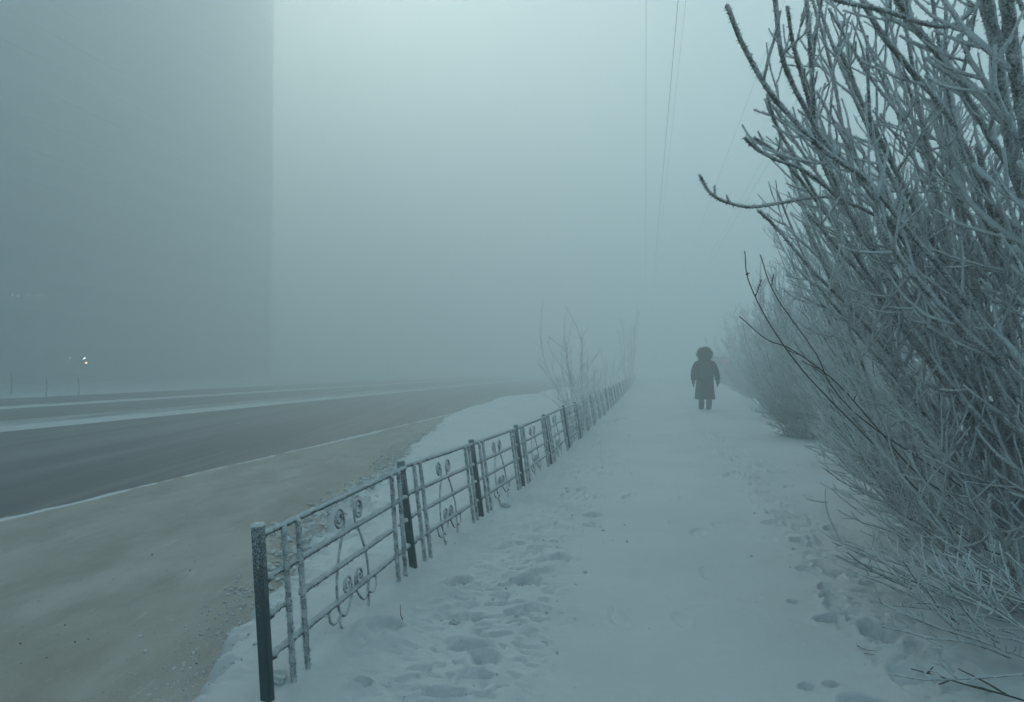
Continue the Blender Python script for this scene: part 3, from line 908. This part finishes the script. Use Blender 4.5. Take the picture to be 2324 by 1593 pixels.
proto = shrub('foggy shrub standing closest behind the walker on the right', 3.5, 19.0, 18, 26, 3.5, -.1, 0, .5, 6.0, .9, False, .014, .0075, 1, .5, t0=.03, low=12)
def copy_shrub(src, u, v, rz, s, label, group='frosted shrubs right of the path'):
    r = src.copy(); COL.objects.link(r)
    r.location = W(u, v, hz(u, v) - .03 if u < 6 else 0); r.rotation_euler = (0, 0, rz); r.scale = (s, s, s)
    r['label'] = label; r['group'] = group
    for ch in list(src.children):
        c_ = ch.copy(); COL.objects.link(c_); c_.parent = r
        for g in ch.children:
            d_ = g.copy(); COL.objects.link(d_); d_.parent = c_
    return r
for (u, v, rz, s, lab) in [(5.2, 19.5, 1.1, 1.1, 'foggy shrub second row, right of the one closest behind the walker'),
                           (3.9, 24.5, 2.3, 1.0, 'pale shrub in the fog, second beyond the walker on the right'),
                           (5.6, 26, 3.9, 1.15, 'pale shrub in the fog set back in the second row'),
                           (4.3, 30.5, 5.1, .95, 'faint shrub in the fog, third beyond the walker on the right'),
                           (6.5, 13.0, 4.4, 1.15, 'broad hazy shrub far to the right behind the nearest thicket'),
                           (4.9, 38, .4, 1.0, 'very faint shrub in the fog, fourth beyond the walker on the right'),
                           (5.4, 48, 1.9, 1.0, 'almost vanished shrub at the far end of the right hand row')]:
    copy_shrub(proto, u, v, rz, s, lab)
CLEAR = False
# --- sparse shrub growing through the fence on the left
lb = G(1312, 985, 0)
left = thing('sparse_shrub', 'sparse leafless shrub with long thin upright shoots growing through the fence', 'shrub', Vector((lb.x, lb.y, hz(*UV(lb)) - .02)), 0)
def c3(l): return [(1180 + .2565 * x, 635.5 + .2565 * y) for x, y in l]
DL = lb.y
for l, r in [([(205, 190), (188, 350), (190, 560), (215, 700), (265, 830), (330, 980), (420, 1130)], .007), ([(400, 230), (470, 350), (525, 470), (545, 560), (540, 760), (520, 960)], .007),
             ([(398, 310), (392, 420), (405, 640), (430, 780), (450, 1000)], .007), ([(465, 360), (430, 520), (415, 660), (440, 850)], .006),
             ([(250, 500), (330, 560), (400, 630), (425, 760)], .006), ([(558, 465), (550, 600), (553, 750), (540, 950)], .008),
             ([(720, 625), (640, 720), (580, 850), (530, 1000)], .007), ([(240, 540), (290, 660), (370, 770), (430, 850), (470, 980)], .007),
             ([(160, 740), (260, 860), (330, 960), (430, 1120)], .006), ([(160, 1000), (270, 1050), (350, 1120), (450, 1220)], .006), ([(690, 800), (620, 900), (560, 1010)], .006)]:
    traced(c3(l), DL + RG.uniform(-.3, .3), DL, r * 1.1, r * .6, 3.4, .45, 0, M_TWIG, M_TWIG, True, left, .0042, False, (RG.uniform(-.08, .08), RG.uniform(-.1, .1), 0), t0=.3)
for k in range(26):
    p = np.array(tuple(left.location)) + np.array([RG.uniform(-.12, .12), RG.uniform(-.15, .15), .1])
    d = nrm(RG.normal(0, .55, 3) * [1, 1, 0] + UP * RG.uniform(.35, 1.0))
    pts = grow(RG, p, d, RG.uniform(.5, 1.1), 7, .3, .12)
    stem_obj(RG, left, pts, .006, .0035, 7, .3, 0, False, .0035, M_TWIG, M_TWIG, .15)
gl = 'shrubs beside the fence in the fog'
fl = shrub('hazy leafless shrub on the road side of the fence beyond the sparse shrub', -1.8, 20, 31, 8, 1.7, 0, 0, .5, 4.0, .6, False, .012, .005, 1, .3, gl)
for (u, v, rz, s, lab) in [(-1.9, 26, 1.0, 1.0, 'second hazy shrub beside the far fence'), (-1.8, 34, 2.2, 1.15, 'third hazy shrub beside the far fence'),
                           (-1.6, 43, 4.0, 1.2, 'fourth hazy shrub where the fence fades out')]:
    copy_shrub(fl, u, v, rz, s, lab, gl)
tall_ = shrub('tall thin frosted tree at the end of the fence, almost lost in fog', -1.1, 50, 34, 7, 5.2, 0, 0, .12, 4.0, .9, False, .05, .012, 1, .25, None, name='frosted_tree')
tall_['category'] = 'tree'
if 'group' in tall_: del tall_['group']
# --- twigs lying on the snow and single stalks
def twig_obj(name, lab, paths, mat, r, cat='twig', group=None):
    root = None
    tb = Tubes()
    p0 = Vector(tuple(paths[0][0]))
    for pth in paths:
        a = np.array([tuple(q) for q in pth]) - np.array(tuple(p0))
        n = len(a) * 4
        tb.add(smooth_path(a, n), np.linspace(r, r * .5, n), 5, .15, RG)
    o = tb.build(name, mat)
    o.location = p0
    return tag(o, lab, cat, group)
def gp(pts, lift=.008):
    out = []
    for x, y in pts:
        g = G(x, y, 0); u, v = UV(g); z = hz(u, v)
        g = G(x, y, z + lift); out.append(g)
    return out
twig_obj('fallen_branch', 'dark fallen branch with side twigs lying on snow in the lower right corner',
         [gp([(2420, 1640), (2324, 1590), (2200, 1556), (2120, 1532), (2068, 1518)], .02), gp([(2290, 1580), (2230, 1545), (2175, 1518)], .035), gp([(2160, 1541), (2140, 1550), (2130, 1553)], .02), gp([(2105, 1528), (2112, 1520), (2118, 1514)], .03), gp([(2250, 1570), (2230, 1562), (2205, 1556)], .02)], M_DARKTWIG, .0042, 'branch')
twig_obj('fallen_twig', 'thin curved twig lying on the snow beside the deep hollow', [gp([(1945, 1465), (1965, 1475), (1990, 1477)])], M_DARKTWIG, .0022)
twig_obj('fallen_twig', 'short straight twig lying below the curved one', [gp([(1962, 1483), (1985, 1486)])], M_DARKTWIG, .0022)
twig_obj('fallen_twig', 'straight twig lying on smooth snow left of the low sprays', [gp([(2010, 1325), (2030, 1338), (2052, 1350)])], M_DARKTWIG, .0022)
twig_obj('fallen_twig', 'bent twig lying below the willow stems', [gp([(1995, 1243), (2015, 1246), (2030, 1255)])], M_DARKTWIG, .0022)
g = G(915, 1408, 0)
twig_obj('dry_stalk', 'short dry stalk standing up from the snow near the fence', [[g, g + Vector((-.012, 0, .03)), g + Vector((-.014, 0, .075))]], M_DARKTWIG, .003, 'stalk')
g = G(1912, 1238, 0)
twig_obj('bent_stalk', 'tall bent willow shoot arching into the snow left of the shrubs', [[g, P(1880, 1170, g.y), P(1873, 1130, g.y), P(1878, 1104, g.y + .02), P(1910, 1130, g.y + .1), P(1960, 1170, g.y + .25)], [P(1878, 1140, g.y), P(1850, 1137, g.y - .02), P(1828, 1130, g.y - .02)]], M_TWIG, .005, 'stalk')

# ------------------------------------------------------------------ apartment block across the road
BU = -57.0
bvf = BU / math.tan(math.atan((615 - CX) / F) - TH)
BH = 63.0
DEP = 13.0
bld = thing('apartment_building', 'huge dark apartment block across the road, mostly swallowed by fog', 'building', W(BU, bvf, GZ))
# local axes: x along -v (towards the viewer), y away from the road
bld.rotation_euler = (0, 0, 0)
def bloc(p): return Vector(p) - Vector(bld.location)
def bbox(name, u0, u1, v0, v1, z0, z1, mat, bm=None):
    b = bm or bmesh.new()
    vs = [b.verts.new(bloc(W(u, v, z))) for z in (z0, z1) for (u, v) in ((u0, v0), (u1, v0), (u1, v1), (u0, v1))]
    for f in ((0, 1, 2, 3), (7, 6, 5, 4), (0, 4, 5, 1), (1, 5, 6, 2), (2, 6, 7, 3), (3, 7, 4, 0)): b.faces.new([vs[k] for k in f])
    if bm is None: return bm_obj(name, b, mat, bld)
bbox('wall', BU - DEP, BU, 8, bvf, GZ, BH, M_WALL)
bbox('parapet', BU - DEP - .2, BU + .2, 7.8, bvf + .2, BH, BH + .8, M_SLAB)
FLH = 3.0
for fl_ in range(1, 21):
    z = 0.9 + FLH * fl_
    bbox('floor_band', BU, BU + .5, 8, bvf - .4, z - .14, z + .14, M_SLAB)
nw = 0
rest = bmesh.new()
vv = 12.0
wins = []
while vv < bvf - 3:
    for fl_ in range(21):
        wins.append((vv, 0.9 + FLH * fl_ + 0.95))
    vv += 3.4
wins.sort(key=lambda t: abs(t[0] - 48) + abs(t[1] - 10) * 1.2)
for k, (a, z) in enumerate(wins):
    if k < 96:
        bbox('window', BU, BU + .03, a, a + 1.7, z, z + 1.35, M_GLASS)
    else:
        bbox('window', BU, BU + .03, a, a + 1.7, z, z + 1.35, M_GLASS, rest)
o = bm_obj('window', rest, M_GLASS, bld); o['kind'] = 'stuff'
def facade_hit(px, py, uu=BU + .75):
    r = ray(px, py); r = r / r.y
    ku = r.x * CT - ST * 1.0
    t = uu / ku
    return Vector((0, 0, EYE)) + r * t
def lamp(px, py, rad, mat, uu=BU + .75):
    p = facade_hit(px, py, uu)
    bm = bmesh.new(); bmesh.ops.create_icosphere(bm, subdivisions=2, radius=rad)
    for v_ in bm.verts: v_.co += bloc(p)
    lo = bm_obj('wall_lamp', bm, mat, bld, True)
    bm = bmesh.new(); u, v = UV(p)
    vs0 = bloc(W(uu, v, p.z + rad * 1.3)); vs1 = bloc(W(BU, v, p.z + rad * 1.3))
    t = Tubes(); t.add([tuple(vs1), tuple(vs0)], .02, 5); bm.free()
    t.build('bracket', M_WIRE, lo)
s_ = 2324 / 2560
for (x, y, r, m) in [(31, 735, .03, 0), (31, 739, .03, 0), (45, 727, .025, 0), (44.5, 740, .035, 0), (59, 738, .02, 0), (71, 731, .02, 0), (71, 738.5, .03, 0), (95, 738, .035, 0),
                     (107, 738.5, .03, 0), (119.5, 740, .03, 0), (146, 738, .025, 0), (17, 725, .02, 0), (212, 895, .10, 1), (208, 897, .05, 1), (215.5, 907, .10, 2), (174, 894.5, .045, 1), (170, 905, .035, 1)]:
    lamp(x * s_, y * s_, r, (M_LAMPD, M_LAMPW, M_LAMPO)[m])
for (px, h_, lab) in [(25, 1.2, 'thin dark sapling leftmost in front of the apartment block'), (105, .9, 'thin dark sapling in the middle in front of the apartment block'), (178, .9, 'faint sapling below the bright lamps of the apartment block')]:
    g = P(px, 836, 36); g.z = GZ
    root = thing('sapling', lab, 'tree', g, 0, 'saplings across the road')
    stem_obj(RG, root, [g, g + Vector((.05, 0, h_ * .5)), g + Vector((0, 0, h_))], .02, .010, 3, .25, 0, False, .006, M_DARKTWIG, M_DARKTWIG, .5)
# ------------------------------------------------------------------ overhead line and its far pole
PV = 165
wires = [(.035, 6.0, .0042, 'leftmost overhead wire above the path'), (.56, 6.0, .0065, 'thickest overhead wire above the middle of the path'), (.70, 6.1, .003, 'thin overhead wire running close beside the thickest one'),
         (2.32, 6.0, .003, 'faint overhead wire passing left of the frosted thicket'), (3.62, 6.0, .0045, 'overhead wire cutting behind the frosted thicket'), (3.46, 6.1, .003, 'thin overhead wire just left of the one behind the thicket')]
for (u, h, r, lab) in wires:
    tb = Tubes(); pts = []
    for k in range(60):
        v = -14 + (PV + 14) * (k / 59) ** 1.3
        sag = -.35 * math.sin(math.pi * (v + 14) / (PV + 14)) + .30
        pts.append(tuple(W(u, v, EYE + h + sag * (1 if v < 100 else 1))))
    tb.add(pts, r * .6, 5)
    tag(tb.build('overhead_wire', M_WIRE), lab, 'wire', 'overhead wires')
pole = thing('utility_pole', 'faint wooden pole with crossarm far off in the fog carrying the wires', 'pole', W(1.8, PV, 0))
tb = Tubes(); tb.add([(0, 0, -.2), (0, 0, 4), (0, 0, 8.2)], [.15, .13, .10], 10); tb.build('shaft', M_WOOD, pole)
bm = bmesh.new(); box(bm, -2.1, 2.1, -.06, .06, 7.0, 7.14, .01); o = bm_obj('crossarm', bm, M_WOOD, pole); o.rotation_euler = (0, 0, -TH)
# ------------------------------------------------------------------ parked van in the fog behind the walker
vp = P(1621, 836, 55); vp.z = 0
van = thing('parked_van', 'grey van with a red rear lamp, barely visible in fog beyond the walker', 'van', vp, -TH)
bm = bmesh.new()
prof = [(0, .35), (0, 1.95), (.15, 2.08), (3.3, 2.08), (3.7, 1.95), (4.2, 1.25), (4.9, 1.05), (5.0, .75), (5.0, .35)]
l_ = [bm.verts.new((-.95, y, z)) for y, z in prof]; r_ = [bm.verts.new((.95, y, z)) for y, z in prof]
bm.faces.new(l_); bm.faces.new(r_[::-1])
for k in range(len(prof)):
    k2 = (k + 1) % len(prof); bm.faces.new([l_[k], r_[k], r_[k2], l_[k2]])
bmesh.ops.recalc_face_normals(bm, faces=bm.faces)
bmesh.ops.bevel(bm, geom=list(bm.edges), offset=.05, segments=2, affect='EDGES')
bm_obj('body', bm, M_VAN, van)
bm = bmesh.new(); box(bm, -.75, .75, -.012, .02, 1.25, 1.8, .01); bm_obj('rear_window', bm, M_GLASS, van)
bm = bmesh.new(); box(bm, -.95, .95, -.12, .05, .36, .52, .02); bm_obj('bumper', bm, M_TYRE, van)
for x in (-.82, .82):
    for y in (.9, 4.1):
        bm = bmesh.new(); bmesh.ops.create_cone(bm, cap_ends=True, segments=20, radius1=.33, radius2=.33, depth=.22, matrix=Matrix.Translation((x, y, .33)) @ Matrix.Rotation(math.pi / 2, 4, 'Y'))
        bm_obj('wheel', bm, M_TYRE, van)
    bm = bmesh.new(); box(bm, x - .16, x + .12, -.03, .02, 1.42, 1.80, .01)
    bm_obj('tail_lamp', bm, M_TAIL, van)
# ------------------------------------------------------------------ the walker
def skin_mesh(name, verts, edges, radii, root=0, sub=2):
    me = bpy.data.meshes.new(name); me.from_pydata(verts, edges, [])
    ob = bpy.data.objects.new(name, me); COL.objects.link(ob)
    m = ob.modifiers.new('skin', 'SKIN'); m.use_smooth_shade = True
    for k, r in enumerate(radii):
        sv = me.skin_vertices[0].data[k]
        sv.radius = (r, r) if not isinstance(r, tuple) else r
        sv.use_root = (k == root)
    s = ob.modifiers.new('sub', 'SUBSURF'); s.levels = sub; s.render_levels = sub
    dg = bpy.context.evaluated_depsgraph_get()
    out = bpy.data.meshes.new_from_object(ob.evaluated_get(dg))
    bpy.data.objects.remove(ob)
    out.polygons.foreach_set('use_smooth', [True] * len(out.polygons))
    return out
def join_meshes(ms, name):
    bm = bmesh.new()
    for m in ms: bm.from_mesh(m)
    me = bpy.data.meshes.new(name); bm.to_mesh(me); bm.free()
    me.polygons.foreach_set('use_smooth', [True] * len(me.polygons))
    return me
pg = G(1600, 932, 0); pu, pvv = UV(pg)
# local: x right, y forward (away from viewer), z up
bodyv = [(0, 0, .92), (0, 0, 1.08), (0, .0, 1.25), (0, 0, 1.40), (0, .01, 1.47), (0, .02, 1.54), (0, .02, 1.63),
         (-.10, 0, .88), (-.10, .12, .50), (-.088, .11, .12), (-.09, .24, .05),
         (.10, 0, .88), (.10, -.03, .50), (.095, -.165, .13), (.09, -.05, .05),
         (-.18, 0, 1.33), (-.305, -.01, 1.10), (-.32, .03, .84),
         (.18, 0, 1.33), (.305, 0, 1.10), (.36, .03, .84)]
bodye = [(0, 1), (1, 2), (2, 3), (3, 4), (4, 5), (5, 6), (0, 7), (7, 8), (8, 9), (9, 10), (0, 11), (11, 12), (12, 13), (13, 14), (3, 15), (15, 16), (16, 17), (3, 18), (18, 19), (19, 20)]
bodyr = [.14, .12, .13, .07, .05, .085, .075, .10, .065, .045, .04, .10, .065, .045, .04, .05, .036, .026, .05, .036, .026]
bme = skin_mesh('person', bodyv, bodye, bodyr)
# face: nose, brow and ears grown as small chains on the head (faces away from the viewer)
parts_ = [bme, skin_mesh('nose', [(0, .095, 1.61), (0, .125, 1.585)], [(0, 1)], [.012, .012]), skin_mesh('ear', [(-.085, .02, 1.60), (-.095, .015, 1.63)], [(0, 1)], [.012, .014]), skin_mesh('ear', [(.085, .02, 1.60), (.095, .015, 1.63)], [(0, 1)], [.012, .014]),
          skin_mesh('mouth', [(-.022, .095, 1.555), (0, .102, 1.553), (.022, .095, 1.555)], [(0, 1), (1, 2)], [.006, .008, .006])]
for sx in (-1, 1): parts_.append(skin_mesh('eye', [(sx * .03, .088, 1.625), (sx * .034, .092, 1.625)], [(0, 1)], [.011, .010]))
person = link('person', join_meshes(parts_, 'person'), M_SKIN)
person.location = (pg.x, pg.y, hz(pu, pvv) - .015)
person.rotation_euler = (0, 0, -R(9))
tag(person, 'person walking away in a long dark coat with a big fur hood, arms down', 'person')
# trousers
tme = skin_mesh('trousers', [(0, 0, .90), (-.10, 0, .84), (-.10, .12, .50), (-.085, .125, .24), (.10, 0, .84), (.10, -.03, .50), (.10, -.12, .26)], [(0, 1), (1, 2), (2, 3), (0, 4), (4, 5), (5, 6)], [.17, .14, .110, .088, .14, .110, .088])
link('trousers', tme, M_TROUSER, person)
for (pts, s) in (([(-.085, .13, .31), (-.085, .115, .17), (-.088, .11, .065), (-.09, .20, .05), (-.095, .27, .045)], 0), ([(.10, -.10, .33), (.098, -.155, .20), (.095, -.175, .10), (.09, -.09, .055), (.088, -.02, .045)], 1)):
    bme_ = skin_mesh('boot', pts, [(0, 1), (1, 2), (2, 3), (3, 4)], [(.100, .100), (.088, .088), (.080, .080), (.080, .062), (.064, .044)])
    link('boot', bme_, M_BOOT, person)
# coat: lofted torso plus sleeves fused by voxel remesh
bm = bmesh.new()
prof = [(.30, .285, .17), (.34, .287, .18), (.50, .268, .175), (.70, .248, .165), (.90, .235, .16), (1.02, .225, .155), (1.14, .235, .16), (1.26, .25, .165), (1.33, .245, .155), (1.39, .20, .13), (1.44, .14, .11), (1.48, .10, .09)]
rings = []
for z, a, b in prof:
    ring = []
    for k in range(40):
        t = 2 * math.pi * k / 40
        fold = 1 + (.022 * math.sin(5 * t + 1) + .012 * math.sin(11 * t)) * max(0, (1.0 - z))
        ring.append(bm.verts.new((a * math.cos(t) * fold + .004 * math.sin(9 * z), b * math.sin(t) * fold, z)))
    rings.append(ring)
for r0_, r1_ in zip(rings, rings[1:]):
    for k in range(40): bm.faces.new([r0_[k], r0_[(k + 1) % 40], r1_[(k + 1) % 40], r1_[k]])
bm.faces.new(rings[0][::-1]); bm.faces.new(rings[-1])
tor = bpy.data.meshes.new('torso'); bm.to_mesh(tor); bm.free()
slv = []
for sx, ex, wx in ((-1, -.315, -.315), (1, .325, .365)):
    slv.append(skin_mesh('sleeve', [(sx * .14, 0, 1.36), (sx * .225, 0, 1.30), (sx * .285, -.01, 1.17), (ex, -.01, 1.03), ((ex + wx) / 2, .01, .92), (wx, .03, .80)], [(0, 1), (1, 2), (2, 3), (3, 4), (4, 5)], [.09, .098, .092, .088, .084, .076]))
cm_ = join_meshes([tor] + slv, 'coat')
tmp = bpy.data.objects.new('tmp', cm_); COL.objects.link(tmp)
m = tmp.modifiers.new('r', 'REMESH'); m.mode = 'VOXEL'; m.voxel_size = .012; m.use_smooth_shade = True
m = tmp.modifiers.new('s', 'SMOOTH'); m.iterations = 3; m.factor = .5
dg = bpy.context.evaluated_depsgraph_get()
coatm = bpy.data.meshes.new_from_object(tmp.evaluated_get(dg)); bpy.data.objects.remove(tmp)
coatm.materials.clear()
link('coat', coatm, M_COAT, person)
# gloves with five fingers
for sx, wx, wy in ((-1, -.315, .03), (1, .365, .03)):
    hm = []
    z0 = .80
    hm.append(skin_mesh('palm', [(wx, wy, z0 + .03), (wx, wy + .005, z0 - .03), (wx, wy + .012, z0 - .075)], [(0, 1), (1, 2)], [(.054, .052), (.052, .058), (.046, .052)]))
    for f, (dy, ln) in enumerate(((.036, .062), (.013, .072), (-.010, .068), (-.032, .052))):
        y = wy + .010 + dy; zz = z0 - .085
        hm.append(skin_mesh('finger', [(wx, y, zz + .015), (wx - sx * .004, y + .002, zz - ln * .45), (wx - sx * .014, y + .003, zz - ln * .8), (wx - sx * .026, y + .003, zz - ln)], [(0, 1), (1, 2), (2, 3)], [.0200, .0190, .0170, .014], 0, 1))
    hm.append(skin_mesh('thumb', [(wx - sx * .005, wy + .030, z0 - .03), (wx - sx * .016, wy + .058, z0 - .060), (wx - sx * .022, wy + .064, z0 - .092)], [(0, 1), (1, 2)], [.023, .020, .016], 0, 1))
    link('glove', join_meshes(hm, 'glove'), M_GLOVE, person)
# fur hood: shell plus a thick ruff of guard hairs
rg = np.random.RandomState(4)
bm = bmesh.new(); bmesh.ops.create_icosphere(bm, subdivisions=4, radius=1)
for v_ in bm.verts:
    x, y, z = v_.co
    k = 1 + .05 * math.sin(5 * x + 2 * z) + .04 * math.sin(7 * z + 3 * y)
    v_.co = Vector((x * .172 * k, y * .145 * k + .0, z * .150 * k * (1.0 if z > 0 else 1.15) + 1.585))
hood = bm_obj('hood', bm, M_COAT, person, True)
n = 3000
th = rg.uniform(0, 2 * math.pi, n); zz = rg.uniform(-1, 1, n)
d = np.stack([np.sqrt(1 - zz ** 2) * np.cos(th), np.sqrt(1 - zz ** 2) * np.sin(th), zz], -1)
base = d * np.array([.170, .146, .150]) * (1 + .13 * np.sin(5 * th + 4 * zz) * np.cos(4 * zz + 2 * th) + .05 * np.sin(11 * th + 3))[:, None] + np.array([0, 0, 1.587])
L = rg.uniform(.02, .095, n)[:, None]
dirs = d + rg.normal(0, .35, (n, 3)) + np.array([0, .1, -.15]); dirs /= np.linalg.norm(dirs, axis=1)[:, None]
sd_ = np.cross(dirs, rg.normal(0, 1, (n, 3))); sd_ /= np.linalg.norm(sd_, axis=1)[:, None]
sd2 = np.cross(dirs, sd_)
w_ = .008
a = base + sd_ * w_; b = base - sd_ * w_ * .5 + sd2 * w_; cc_ = base - sd_ * w_ * .5 - sd2 * w_; t_ = base + dirs * L
ve = np.stack([a, b, cc_, t_], 1).reshape(-1, 3)
f0 = np.array([(0, 1, 3), (1, 2, 3), (2, 0, 3)])[None] + (np.arange(n) * 4)[:, None, None]
link('fur_trim', mesh_np('fur_trim', ve, [f0.reshape(-1, 3)]), M_FUR, hood)

# ------------------------------------------------------------------ haze
bm = bmesh.new()
box(bm, -252, 252, -72, 345, GZ - 1.0, 64.5)
o = bm_obj('haze', bm, None)
m = bpy.data.materials.new('haze'); m.use_nodes = True; n = m.node_tree; n.nodes.clear()
out = n.nodes.new('ShaderNodeOutputMaterial'); pvn = n.nodes.new('ShaderNodeVolumePrincipled')
pvn.inputs['Density'].default_value = HAZE_DENSITY
pvn.inputs['Color'].default_value = (*HAZE_COLOR, 1)
pvn.inputs['Anisotropy'].default_value = HAZE_ANISO
n.links.new(pvn.outputs[0], out.inputs['Volume'])
o.data.materials.append(m)
o.rotation_euler = (0, 0, -TH)
tag(o, kind='stuff')
